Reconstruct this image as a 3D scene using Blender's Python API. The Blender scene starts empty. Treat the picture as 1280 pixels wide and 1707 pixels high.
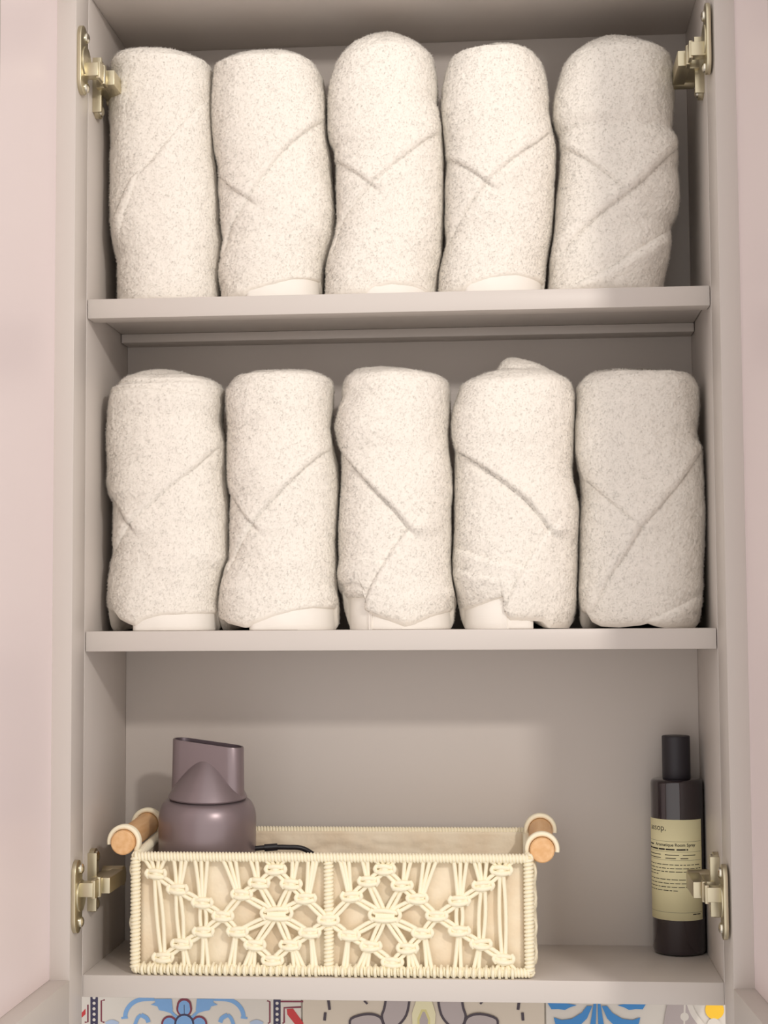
import bpy, bmesh, math, random
import numpy as np
from mathutils import Matrix, Vector, noise

random.seed(7)
SC = bpy.context.scene
COL = SC.collection


def lin(r, g, b):
    f = lambda c: (c / 255) / 12.92 if c / 255 <= 0.04045 else ((c / 255 + 0.055) / 1.055) ** 2.4
    return (f(r), f(g), f(b), 1.0)


# ------------------------------------------------------------------ camera
cam_data = bpy.data.cameras.new('camera')
cam_data.sensor_fit = 'HORIZONTAL'
cam_data.sensor_width = 36.0
cam_data.lens = 2671.09 / 1280 * 36.0
cam_data.clip_start = 0.01
cam = bpy.data.objects.new('camera', cam_data)
COL.objects.link(cam)
RIGHT = Vector((0.99669838, 0.08097982, -0.00588324))
FWD = Vector((-0.08040604, 0.99450599, 0.06702762))
UP = Vector((0.0112788, -0.06633328, 0.99773377))
m = Matrix.Identity(4)
for i in range(3):
    m[i][0], m[i][1], m[i][2] = RIGHT[i], UP[i], -FWD[i]
m[0][3], m[1][3], m[2][3] = 0.09328, -1.26433, 0.27866
cam.matrix_world = m
SC.camera = cam

# ------------------------------------------------------------------ light and exposure
SC.view_settings.view_transform = 'Standard'
SC.view_settings.look = 'None'
SC.view_settings.gamma = 1.0
SC.view_settings.use_curve_mapping = False
SC.view_settings.exposure = 0.0

world = bpy.data.worlds.new('bathroom_light')
SC.world = world
world.use_nodes = True
bg = world.node_tree.nodes['Background']
# the lit bathroom behind the viewer is brighter than the ceiling, floor and side walls
wn = world.node_tree
wtc = wn.nodes.new('ShaderNodeTexCoord')
wdot = wn.nodes.new('ShaderNodeVectorMath')
wdot.operation = 'DOT_PRODUCT'
wdot.inputs[1].default_value = (0.05, -0.97, 0.22)
wramp = wn.nodes.new('ShaderNodeValToRGB')
wramp.color_ramp.interpolation = 'EASE'
wramp.color_ramp.elements[0].position = 0.0
wramp.color_ramp.elements[0].color = (0.36, 0.34, 0.335, 1)
wramp.color_ramp.elements[1].position = 0.92
wramp.color_ramp.elements[1].color = (1.0, 0.945, 0.91, 1)
wn.links.new(wtc.outputs['Generated'], wdot.inputs[0])
wn.links.new(wdot.outputs['Value'], wramp.inputs['Fac'])
wn.links.new(wramp.outputs['Color'], bg.inputs['Color'])
bg.inputs['Strength'].default_value = 1.20

lamp_data = bpy.data.lights.new('ceiling_spot', 'AREA')
lamp_data.shape = 'DISK'
lamp_data.size = 0.10
lamp_data.energy = 9.6
lamp_data.color = (1.0, 0.935, 0.87)
lamp = bpy.data.objects.new('ceiling_spot', lamp_data)
COL.objects.link(lamp)
lamp.location = (0.70, -1.40, 0.94)
lamp.rotation_euler = (Vector((-0.05, 0.05, 0.35)) - lamp.location).to_track_quat('-Z', 'Y').to_euler()


# ------------------------------------------------------------------ materials
def mat(name, col, rough=0.5, metal=0.0, spec=0.5, bump=None, tint=None, coat=0.0, sheen=0.0, sss=0.0):
    M = bpy.data.materials.new(name)
    M.use_nodes = True
    nt = M.node_tree
    b = nt.nodes['Principled BSDF']
    b.inputs['Base Color'].default_value = col
    b.inputs['Roughness'].default_value = rough
    b.inputs['Metallic'].default_value = metal
    b.inputs['Specular IOR Level'].default_value = spec
    b.inputs['Coat Weight'].default_value = coat
    b.inputs['Coat Roughness'].default_value = 0.08
    b.inputs['Sheen Weight'].default_value = sheen
    if sss:
        b.inputs['Subsurface Weight'].default_value = sss
        b.inputs['Subsurface Radius'].default_value = (0.004, 0.003, 0.0025)
    tc = None
    if bump or tint:
        tc = nt.nodes.new('ShaderNodeTexCoord')
    if bump:                                   # (scale, strength, distance, stretch)
        n = nt.nodes.new('ShaderNodeTexNoise')
        n.inputs['Scale'].default_value = bump[0]
        n.inputs['Detail'].default_value = 3.0
        mp = nt.nodes.new('ShaderNodeMapping')
        mp.inputs['Scale'].default_value = bump[3] if len(bump) > 3 else (1, 1, 1)
        nt.links.new(tc.outputs['Object'], mp.inputs['Vector'])
        nt.links.new(mp.outputs['Vector'], n.inputs['Vector'])
        bp = nt.nodes.new('ShaderNodeBump')
        bp.inputs['Strength'].default_value = bump[1]
        bp.inputs['Distance'].default_value = bump[2]
        nt.links.new(n.outputs['Fac'], bp.inputs['Height'])
        nt.links.new(bp.outputs['Normal'], b.inputs['Normal'])
    if tint:                                   # (scale, second colour, stretch)
        n = nt.nodes.new('ShaderNodeTexNoise')
        n.inputs['Scale'].default_value = tint[0]
        n.inputs['Detail'].default_value = 4.0
        mp = nt.nodes.new('ShaderNodeMapping')
        mp.inputs['Scale'].default_value = tint[2] if len(tint) > 2 else (1, 1, 1)
        nt.links.new(tc.outputs['Object'], mp.inputs['Vector'])
        nt.links.new(mp.outputs['Vector'], n.inputs['Vector'])
        rp = nt.nodes.new('ShaderNodeValToRGB')
        rp.color_ramp.elements[0].position = 0.35
        rp.color_ramp.elements[0].color = col
        rp.color_ramp.elements[1].position = 0.65
        rp.color_ramp.elements[1].color = tint[1]
        nt.links.new(n.outputs['Fac'], rp.inputs['Fac'])
        nt.links.new(rp.outputs['Color'], b.inputs['Base Color'])
    return M


M = {}
M['cabinet'] = mat('satin_grey_laminate', lin(206, 198, 191), 0.42, 0.0, 0.5, bump=(900, 0.05, 0.0004))
M['door'] = mat('pale_pink_grey_laminate', lin(240, 226, 226), 0.38, 0.0, 0.5)
M['hinge'] = mat('nickel_plated_steel', lin(206, 197, 170), 0.36, 1.0)
M['screw'] = mat('bright_screw_steel', lin(225, 220, 205), 0.2, 1.0)
M['terry'] = mat('white_terry_cotton', lin(242, 236, 226), 1.0, 0, 0.1, bump=(520, 0.22, 0.0010), sheen=0.1)
M['hem'] = mat('white_woven_hem', lin(243, 238, 230), 0.8, 0, 0.25, bump=(900, 0.15, 0.0005, (0.15, 0.15, 2.5)), sheen=0.1)
M['cord'] = mat('cream_cotton_cord', lin(250, 241, 214), 0.9, 0, 0.2, bump=(1400, 0.3, 0.0006))
M['lining'] = mat('cream_cotton_lining', lin(244, 232, 208), 0.95, 0, 0.15, bump=(60, 0.5, 0.004), tint=(30, lin(236, 218, 190)))
M['wood'] = mat('pale_turned_beech', lin(236, 192, 142), 0.5, 0, 0.4, tint=(60, lin(226, 176, 122), (4, 0.4, 4)))
M['mauve'] = mat('mauve_metallic_plastic', lin(140, 126, 129), 0.34, 0.5, 0.5)
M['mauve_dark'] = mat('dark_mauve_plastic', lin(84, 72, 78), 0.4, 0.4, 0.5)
M['cable'] = mat('black_rubber_cable', lin(30, 26, 30), 0.45)
M['glass_dark'] = mat('dark_brown_glass', lin(38, 28, 32), 0.1, 0, 0.6, coat=0.6)
M['cap'] = mat('matte_black_cap', lin(40, 36, 42), 0.5)
M['paper'] = mat('cream_label_paper', lin(236, 228, 184), 0.7, 0, 0.3)
M['ink'] = mat('black_label_ink', lin(52, 46, 40), 0.8, 0, 0.2)
M['tile'] = mat('pale_glazed_tile', lin(216, 209, 199), 0.3)
M['tile_beige'] = mat('beige_glazed_tile', lin(212, 199, 181), 0.3)
M['grout'] = mat('tile_grout', lin(190, 184, 174), 0.9)
for k, c in dict(navy=(44, 36, 72), maroon=(122, 34, 58), red=(196, 40, 44), blue=(120, 166, 216), paleblue=(172, 190, 216),
                 plum=(62, 48, 58), greypetal=(178, 166, 164), paleyellow=(230, 222, 182), yellow=(214, 204, 138),
                 cobalt=(48, 132, 200), sun=(246, 196, 40)).items():
    M[k] = mat('tile_glaze_' + k, lin(*c), 0.3)


# ------------------------------------------------------------------ helpers
def tag(o, label, cat, group=None):
    o['label'] = label
    o['category'] = cat
    if group:
        o['group'] = group
    return o


def empty(name, loc=(0, 0, 0)):
    o = bpy.data.objects.new(name, None)
    o.empty_display_size = 0.03
    o.location = loc
    COL.objects.link(o)
    return o


class MB:
    """Collects vertices and faces (world metres) and links them as one mesh object."""

    def __init__(self):
        self.v, self.f, self.mi = [], [], []

    def add(self, vs, fs, mi=0):
        k = len(self.v)
        self.v += [tuple(map(float, p)) for p in vs]
        self.f += [tuple(int(i) + k for i in q) for q in fs]
        self.mi += [mi] * len(fs)

    def box(self, x0, x1, y0, y1, z0, z1, mi=0):
        x0, x1 = min(x0, x1), max(x0, x1)
        y0, y1 = min(y0, y1), max(y0, y1)
        z0, z1 = min(z0, z1), max(z0, z1)
        vs = [(x, y, z) for z in (z0, z1) for y in (y0, y1) for x in (x0, x1)]
        fs = [(0, 2, 3, 1), (4, 5, 7, 6), (0, 1, 5, 4), (2, 6, 7, 3), (0, 4, 6, 2), (1, 3, 7, 5)]
        self.add(vs, fs, mi)

    def tube(self, pts, r, n=8, closed=False, mi=0):
        P = [Vector(p) for p in pts]
        N = len(P)
        rr = r if hasattr(r, '__len__') else [r] * N
        up = None
        vs, fs = [], []
        for i in range(N):
            if closed:
                t = P[(i + 1) % N] - P[i - 1]
            else:
                t = P[min(i + 1, N - 1)] - P[max(i - 1, 0)]
            t.normalize()
            if up is None:
                a = Vector((0, 0, 1)) if abs(t.z) < 0.9 else Vector((1, 0, 0))
                up = (a - t * a.dot(t)).normalized()
            else:
                up = (up - t * up.dot(t)).normalized()
            s = t.cross(up)
            for j in range(n):
                an = 2 * math.pi * j / n
                vs.append(P[i] + (up * math.cos(an) + s * math.sin(an)) * rr[i])
        for i in range(N if closed else N - 1):
            i2 = (i + 1) % N
            for j in range(n):
                j2 = (j + 1) % n
                fs.append((i * n + j, i * n + j2, i2 * n + j2, i2 * n + j))
        if not closed:
            fs.append(tuple(range(n - 1, -1, -1)))
            fs.append(tuple((N - 1) * n + j for j in range(n)))
        self.add(vs, fs, mi)

    def cyl(self, p0, p1, r, n=24, mi=0, bev=0.0):
        p0, p1 = Vector(p0), Vector(p1)
        d = (p1 - p0).normalized()
        if bev:
            self.tube([p0, p0 + d * 1e-6, p0 + d * bev, p1 - d * bev, p1 - d * 1e-6, p1],
                      [r - bev, r - bev, r, r, r - bev, r - bev], n, mi=mi)
        else:
            self.tube([p0, p1], r, n, mi=mi)

    def lathe(self, prof, cx, cy, n=64, mi=0):
        vs, fs = [], []
        for r, z in prof:
            for j in range(n):
                a = 2 * math.pi * j / n
                vs.append((cx + r * math.cos(a), cy + r * math.sin(a), z))
        for i in range(len(prof) - 1):
            for j in range(n):
                j2 = (j + 1) % n
                fs.append((i * n + j, i * n + j2, (i + 1) * n + j2, (i + 1) * n + j))
        if prof[0][0] > 1e-6:
            fs.append(tuple(range(n - 1, -1, -1)))
        if prof[-1][0] > 1e-6:
            fs.append(tuple((len(prof) - 1) * n + j for j in range(n)))
        self.add(vs, fs, mi)

    def build(self, name, mats, parent=None, bevel=0.0, smooth=False, angle=40, origin=None):
        me = bpy.data.meshes.new(name)
        off = Vector((0, 0, 0))
        if origin is not None:
            off = Vector(origin)
        elif parent is not None:
            q = parent
            while q is not None:
                off += q.location
                q = q.parent
        me.from_pydata([tuple(Vector(p) - off) for p in self.v], [], self.f)
        if not isinstance(mats, (list, tuple)):
            mats = [mats]
        for mm in mats:
            me.materials.append(mm)
        me.polygons.foreach_set('material_index', self.mi)
        bm = bmesh.new()
        bm.from_mesh(me)
        bmesh.ops.recalc_face_normals(bm, faces=bm.faces)
        if bevel:
            es = [e for e in bm.edges if len(e.link_faces) == 2 and e.calc_face_angle(0) > 0.6]
            bmesh.ops.bevel(bm, geom=es, offset=bevel, segments=2, affect='EDGES', profile=0.5)
        bm.to_mesh(me)
        bm.free()
        if smooth or bevel:
            for p in me.polygons:
                p.use_smooth = True
            me.set_sharp_from_angle(angle=math.radians(angle))
        o = bpy.data.objects.new(name, me)
        COL.objects.link(o)
        if origin is not None:
            o.location = off
        o.parent = parent
        return o


def smooth_path(pts, k=6):
    """Catmull-Rom through the points."""
    P = [Vector(p) for p in pts]
    out = []
    for i in range(len(P) - 1):
        a, b, c, d = P[max(i - 1, 0)], P[i], P[i + 1], P[min(i + 2, len(P) - 1)]
        for j in range(k):
            t = j / k
            out.append(0.5 * ((2 * b) + (c - a) * t + (2 * a - 5 * b + 4 * c - d) * t * t + (3 * b - a - 3 * c + d) * t ** 3))
    out.append(P[-1])
    return out


# ------------------------------------------------------------------ measurements (millimetres, cabinet front = 0)
TOWELS = [
  {'L': [(553.3, -237.3), (583.0, -238.8), (597.6, -241.6), (615.4, -244.1), (631.7, -245.0), (675.5, -244.5), (706.6, -245.5), (750.8, -244.9), (752.4, -244.1), (757.2, -241.7), (762.5, -228.6), (762.6, -215.6)], 'R': [(551.3, -150.4), (569.6, -151.2), (584.0, -150.4), (598.5, -148.8), (625.9, -150.5), (651.8, -152.1), (666.4, -154.5), (703.8, -156.2), (740.4, -157.0), (747.8, -158.7), (754.8, -171.6), (761.0, -199.3), (762.6, -215.6)], 'F': [([(-235.0, 612.6), (-217.8, 643.7), (-200.5, 655.8), (-170.6, 696.0), (-150.2, 727.1)], -1, 2.6, 6, 25, 0.6), ([(-227.0, 602.9), (-213.0, 643.5), (-203.6, 654.3)], 1, 1.6, 5, 12, 0.5)], 'E': [], 'H': None, 'shelf': 0},
  {'L': [(552.4, -149.2), (569.3, -152.5), (584.4, -150.0), (596.1, -147.0), (611.4, -149.2), (635.1, -151.4), (655.5, -151.8), (672.6, -156.0), (696.5, -157.8), (730.7, -156.9), (744.3, -155.3), (749.1, -145.9), (754.8, -136.6), (756.4, -118.0), (757.0, -102.8)], 'R': [(552.1, -63.4), (570.5, -62.6), (583.8, -59.6), (598.8, -54.5), (617.3, -52.8), (637.5, -53.6), (659.5, -56.0), (683.3, -59.2), (710.4, -60.0), (722.4, -61.6), (737.8, -64.1), (746.5, -69.1), (752.0, -79.2), (755.4, -91.0), (757.0, -102.8)], 'F': [([(-56.6, 700.4), (-66.4, 687.5), (-89.4, 663.4), (-120.5, 623.1), (-136.9, 603.8), (-142.6, 589.2)], -1, 3.6, 5, 35, 1.2), ([(-145.1, 645.2), (-135.2, 635.0), (-120.5, 623.1)], 1, 3.2, 4, 25, 0.8)], 'E': [(-143.2, 543.2), (-125.3, 545.7), (-120.5, 548.9), (-102.7, 553.3), (-83.3, 558.5), (-57.2, 561.2)], 'H': (-122.9, -52.0), 'shelf': 0},
  {'L': [(552.1, -62.2), (570.5, -61.3), (583.8, -57.9), (598.8, -53.7), (612.2, -51.2), (637.5, -52.4), (652.6, -51.8), (669.5, -52.6), (678.2, -57.6), (690.1, -59.2), (705.3, -59.5), (717.2, -58.8), (725.7, -57.4), (744.2, -53.1), (750.9, -48.9), (758.3, -42.2), (764.0, -33.8), (769.1, -22.0), (770.7, -10.3)], 'R': [(551.6, 32.1), (564.9, 33.0), (581.5, 36.4), (606.5, 38.3), (631.6, 38.8), (656.7, 39.5), (673.6, 38.9), (690.4, 38.2), (702.3, 35.8), (707.4, 33.7), (720.9, 34.3), (736.2, 33.1), (749.9, 30.4), (757.8, 22.9), (764.4, 13.0), (769.5, 3.0), (770.7, -10.3)], 'F': [([(-50.3, 659.8), (-34.1, 645.3), (-19.6, 632.6)], 1, 3.6, 4, 30, 1), ([(38.9, 682.5), (14.5, 660.3), (-16.3, 635.0), (-34.2, 617.5), (-47.2, 601.5), (-52.2, 586.9)], -1, 3, 5, 35, 0.9)], 'E': [(-56.8, 541.8), (-23.9, 543.1), (-15.9, 548.1), (-3.1, 551.0), (14.4, 550.1), (25.5, 545.5), (35.0, 540.5)], 'H': (-24.4, 35.2), 'shelf': 0},
  {'L': [(551.6, 32.6), (564.9, 33.5), (576.5, 36.1), (591.4, 39.9), (606.5, 38.3), (631.6, 39.0), (653.4, 40.1), (670.2, 39.5), (687.1, 37.9), (704.0, 36.3), (722.5, 37.3), (735.9, 40.8), (742.6, 43.3), (746.8, 45.8), (748.2, 52.5), (750.3, 65.7), (754.3, 72.4), (759.3, 75.7), (760.4, 79.1)], 'R': [(552.9, 121.8), (566.1, 122.8), (579.3, 125.4), (590.9, 128.0), (612.4, 129.9), (637.4, 130.5), (657.4, 132.1), (670.8, 132.3), (684.2, 129.2), (701.1, 126.4), (712.9, 126.3), (728.0, 124.8), (739.9, 122.5), (747.7, 116.8), (754.0, 107.0), (757.7, 95.5), (760.4, 79.1)], 'F': [([(40.0, 659.2), (57.6, 646.0), (75.0, 630.8)], 1, 4, 4, 30, 1.1), ([(126.6, 676.5), (116.9, 665.4), (94.4, 648.1), (75.0, 630.8), (54.0, 605.3), (39.4, 581.3)], -1, 3.2, 5, 35, 0.9)], 'E': [(34.7, 541.3), (53.8, 544.6), (61.7, 549.5), (77.6, 554.0), (98.1, 556.7), (123.3, 553.7)], 'H': (55.7, 130.6), 'shelf': 0},
  {'L': [(553.7, 123.4), (562.8, 124.4), (574.4, 124.5), (587.6, 127.6), (604.1, 129.8), (629.0, 131.7), (650.7, 133.6), (662.3, 134.6), (677.4, 134.8), (682.5, 131.6), (691.0, 128.4), (704.4, 129.4), (714.4, 131.2), (734.4, 136.4), (742.6, 141.4), (752.3, 153.0), (759.5, 166.2), (760.6, 180.9)], 'R': [(554.0, 218.1), (572.0, 223.2), (585.1, 225.0), (600.0, 225.6), (611.4, 232.0), (624.6, 234.1), (634.5, 233.2), (647.8, 231.8), (661.1, 232.8), (669.4, 232.2), (677.9, 227.5), (701.1, 229.5), (726.2, 230.8), (739.6, 228.6), (744.7, 226.2), (748.3, 219.8), (752.8, 210.1), (759.2, 197.2), (760.6, 180.9)], 'F': [([(132.9, 668.2), (158.0, 646.3), (173.6, 632.9), (187.6, 617.9)], 1, 3.4, 5, 30, 0.8), ([(227.6, 658.8), (218.0, 647.8), (202.0, 630.4), (189.2, 619.5), (165.3, 602.4), (141.3, 582.0)], -1, 4.6, 7, 14, 1.2), ([(230.1, 603.9), (220.1, 591.3), (201.1, 577.3), (172.5, 558.7), (153.5, 551.1)], 1, 3.6, 6, 12, 1.0)], 'E': [], 'H': None, 'shelf': 0},
  {'L': [(271.9, -244.5), (288.3, -245.5), (306.5, -244.7), (322.9, -242.3), (336.1, -239.0), (349.4, -239.9), (362.6, -240.0), (377.6, -240.1), (384.3, -244.3), (392.6, -246.1), (405.9, -245.6), (426.0, -246.3), (446.0, -245.5), (462.7, -244.3), (471.9, -242.3), (474.8, -236.7), (477.7, -236.1), (482.6, -230.5), (485.8, -220.4), (488.1, -210.3), (488.3, -195.1)], 'R': [(271.4, -150.3), (287.7, -150.4), (304.1, -148.7), (317.2, -146.2), (328.7, -142.1), (341.8, -142.1), (358.3, -142.1), (378.1, -142.9), (401.3, -145.0), (421.1, -145.0), (434.5, -147.2), (444.5, -149.7), (459.4, -148.8), (471.9, -148.4), (477.0, -151.4), (480.5, -159.8), (482.4, -171.5), (486.7, -181.6), (488.3, -195.1)], 'F': [([(-232.7, 376.5), (-226.1, 368.4), (-218.6, 357.0)], 1, 3, 4, 25, 0.8), ([(-138.2, 433.4), (-162.5, 404.7), (-185.3, 385.6), (-203.2, 369.7), (-219.5, 355.4), (-232.4, 337.8)], -1, 3, 5, 35, 0.9), ([(-156.1, 462.9), (-193.7, 467.6), (-215.1, 469.6), (-229.9, 468.2)], 1, -2.2, 6, 12, 0.6)], 'E': [(-236.1, 288.8), (-229.6, 281.6), (-219.9, 277.6), (-213.4, 275.5), (-205.4, 280.7), (-190.9, 284.2), (-163.5, 285.2), (-139.5, 285.0)], 'H': (-215.3, -138.0), 'shelf': 1},
  {'L': [(271.4, -151.2), (289.4, -152.5), (304.1, -150.4), (317.2, -146.2), (328.7, -141.3), (345.1, -141.3), (364.9, -141.3), (381.4, -140.8), (389.7, -143.0), (407.9, -144.3), (424.5, -144.3), (437.7, -143.8), (452.7, -145.0), (469.4, -145.3), (476.0, -141.3), (480.9, -137.2), (482.1, -128.0), (484.3, -122.9), (485.0, -106.3), (485.4, -89.6)], 'R': [(270.8, -52.3), (288.7, -51.2), (300.1, -53.0), (316.4, -52.1), (341.0, -52.8), (365.5, -51.9), (386.9, -51.0), (406.6, -51.8), (423.1, -55.0), (436.4, -57.4), (452.9, -56.0), (472.8, -55.6), (478.6, -57.3), (482.0, -63.0), (484.7, -73.0), (485.4, -89.6)], 'F': [([(-136.5, 381.0), (-125.2, 367.2), (-117.1, 356.7)], 1, 3.2, 4, 25, 1), ([(-48.5, 424.8), (-71.9, 403.5), (-92.9, 382.9), (-117.1, 355.9), (-130.0, 336.9), (-138.1, 322.5)], -1, 3.4, 5, 35, 1.1)], 'E': [(-145.9, 280.3), (-141.1, 277.6), (-123.5, 273.9), (-112.3, 277.8), (-99.6, 282.4), (-83.6, 287.0), (-67.8, 289.3), (-44.8, 287.6)], 'H': (-118.6, -39.9), 'shelf': 1},
  {'L': [(273.3, -43.9), (280.3, -45.6), (289.0, -47.8), (296.8, -47.3), (303.0, -51.6), (311.7, -52.5), (322.2, -50.7), (336.2, -51.1), (355.5, -51.1), (378.4, -49.9), (399.5, -48.1), (417.1, -48.0), (427.8, -52.0), (438.5, -54.6), (450.8, -52.8), (461.4, -48.3), (473.8, -47.0), (479.1, -44.7), (485.7, -36.7), (486.7, -24.3), (488.9, -15.5)], 'R': [(274.5, 43.4), (286.7, 44.7), (293.6, 46.2), (311.0, 43.7), (328.4, 42.5), (345.8, 43.2), (370.3, 42.8), (384.2, 44.4), (401.8, 44.0), (419.4, 41.2), (433.5, 40.8), (451.0, 42.3), (466.9, 42.5), (474.0, 41.1), (477.6, 37.3), (481.4, 25.0), (483.0, 14.5), (486.3, -3.1), (488.9, -15.5)], 'F': [([(-45.5, 416.0), (-30.1, 396.0), (-16.5, 380.4), (-2.9, 366.6), (8.9, 352.0)], 1, 5, 4, 40, 1.6), ([(9.8, 352.8), (-3.1, 335.9), (-14.3, 317.4), (-21.2, 305.5), (-25.5, 295.4), (-26.4, 285.2)], 1, 3.2, 4, 35, 0.9), ([(-49.3, 327.9), (-33.9, 330.3), (-18.5, 327.6)], -1, 1.6, 6, 12, 0.6)], 'E': [(-48.3, 302.2), (-42.4, 297.4), (-33.0, 297.0), (-25.4, 297.8), (-23.8, 285.2), (-19.6, 283.1), (-7.8, 279.2), (5.7, 274.1), (14.1, 275.2), (25.9, 280.7), (49.4, 287.7)], 'H': (-44.9, 53.0), 'shelf': 1},
  {'L': [(274.5, 50.3), (284.9, 47.8), (297.1, 45.3), (311.0, 42.3), (328.4, 42.5), (345.8, 43.2), (363.3, 43.7), (380.7, 44.9), (398.2, 45.4), (417.6, 45.0), (428.1, 42.5), (438.7, 42.2), (451.0, 44.1), (465.0, 48.6), (468.6, 49.5), (471.2, 51.3), (474.6, 58.3), (479.2, 67.1), (482.1, 79.4), (490.0, 84.7), (494.0, 90.0)], 'R': [(272.3, 140.0), (284.3, 143.6), (296.4, 144.6), (318.8, 145.8), (344.8, 146.2), (369.1, 147.3), (381.2, 145.8), (393.5, 142.9), (403.9, 142.1), (417.9, 143.4), (440.6, 144.9), (461.6, 145.2), (470.4, 143.6), (474.9, 140.2), (479.4, 131.6), (485.8, 121.2), (489.5, 110.8), (492.7, 100.4), (494.0, 90.0)], 'F': [([(44.3, 418.1), (67.1, 401.5), (87.2, 386.0), (103.9, 372.2), (113.9, 360.2), (121.3, 350.0)], 1, 5.4, 4, 40, 1.7), ([(122.2, 350.8), (110.2, 334.9), (100.8, 318.1), (91.4, 301.3), (81.9, 280.3)], 1, 2.6, 4, 35, 0.8), ([(42.8, 337.2), (68.1, 328.5), (101.7, 321.5)], -1, 2.6, 5, 14, 0.9), ([(43.5, 322.0), (59.5, 315.1), (74.6, 312.4)], -1, 1.5, 5, 10, 0.6)], 'E': [(42.7, 287.2), (50.3, 286.4), (69.6, 292.1), (84.3, 297.2), (86.2, 282.5), (89.5, 278.6), (102.8, 278.5), (116.1, 277.6), (122.6, 272.3), (142.5, 272.1)], 'H': (51.3, 106.2), 'shelf': 1},
  {'L': [(273.0, 146.1), (283.8, 145.5), (293.0, 144.8), (316.0, 145.5), (339.0, 146.2), (362.1, 147.3), (380.7, 148.4), (394.6, 147.8), (405.5, 145.2), (414.8, 143.0), (436.5, 143.8), (455.2, 145.3), (467.7, 146.2), (473.8, 150.4), (479.2, 156.7), (481.0, 167.4), (481.0, 184.3)], 'R': [(271.0, 242.2), (284.7, 244.0), (302.9, 246.9), (322.8, 247.7), (345.7, 248.6), (368.7, 249.3), (388.7, 249.0), (401.0, 248.4), (416.4, 248.1), (421.1, 244.7), (430.3, 244.0), (453.5, 246.1), (465.9, 246.3), (472.1, 243.7), (476.1, 239.2), (477.4, 230.1), (479.2, 198.1), (479.2, 214.9), (481.0, 184.3)], 'F': [([(144.9, 397.5), (162.5, 379.2), (180.1, 362.5), (194.7, 350.3)], 1, 3.2, 5, 30, 0.7), ([(245.2, 412.6), (223.3, 382.9), (208.2, 365.2), (194.7, 350.3), (182.5, 329.5), (167.4, 308.8), (158.2, 289.5)], -1, 3.8, 6, 22, 0.8), ([(243.8, 297.8), (226.0, 289.0), (199.4, 277.3)], 1, 2.6, 6, 14, 0.7)], 'E': [(140.0, 285.8), (151.0, 283.8), (153.4, 276.9), (160.4, 273.4), (175.1, 272.5), (192.6, 274.1), (198.5, 275.6), (205.8, 273.2), (213.0, 271.1), (242.1, 270.5)], 'H': None, 'shelf': 1}
]
KNOTS_A = {'K1': (-192.4, 78.2), 'K2': (-175.0, 66.2), 'K3': (-155.1, 55.9), 'K4': (-138.5, 45.6), 'K5': (-123.7, 62.6), 'K6': (-109.7, 71.6), 'K7': (-96.6, 82.1), 'K8': (-84.3, 70.9), 'K9': (-72.8, 59.8), 'K10': (-54.9, 43.2), 'S': (-95.8, 47.6), 'K12': (-127.0, 33.7), 'K13': (-113.0, 23.4), 'K14': (-99.1, 11.6), 'K15': (-85.2, 23.7), 'K16': (-69.6, 33.4), 'K17': (-154.2, 33.4), 'K18': (-171.5, 23.6), 'K19': (-186.4, 13.0)}
KNOTS_B = {'K10': (-54.6, 43.2), 'K9': (-36.6, 61.7), 'K8': (-23.0, 73.5), 'K7': (-10.2, 82.8), 'K6': (3.3, 70.4), 'K5': (15.1, 60.4), 'K4': (30.2, 47.3), 'S': (-10.4, 46.9), 'K16': (-38.5, 31.7), 'K15': (-21.5, 23.5), 'K14': (-4.7, 11.2), 'K13': (7.2, 22.1), 'K12': (19.1, 33.9), 'K3': (48.0, 59.0), 'K2': (66.6, 70.8), 'K1': (81.0, 82.6), 'K17': (47.8, 35.8), 'K18': (64.5, 26.0), 'K19': (82.0, 14.7)}
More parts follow.
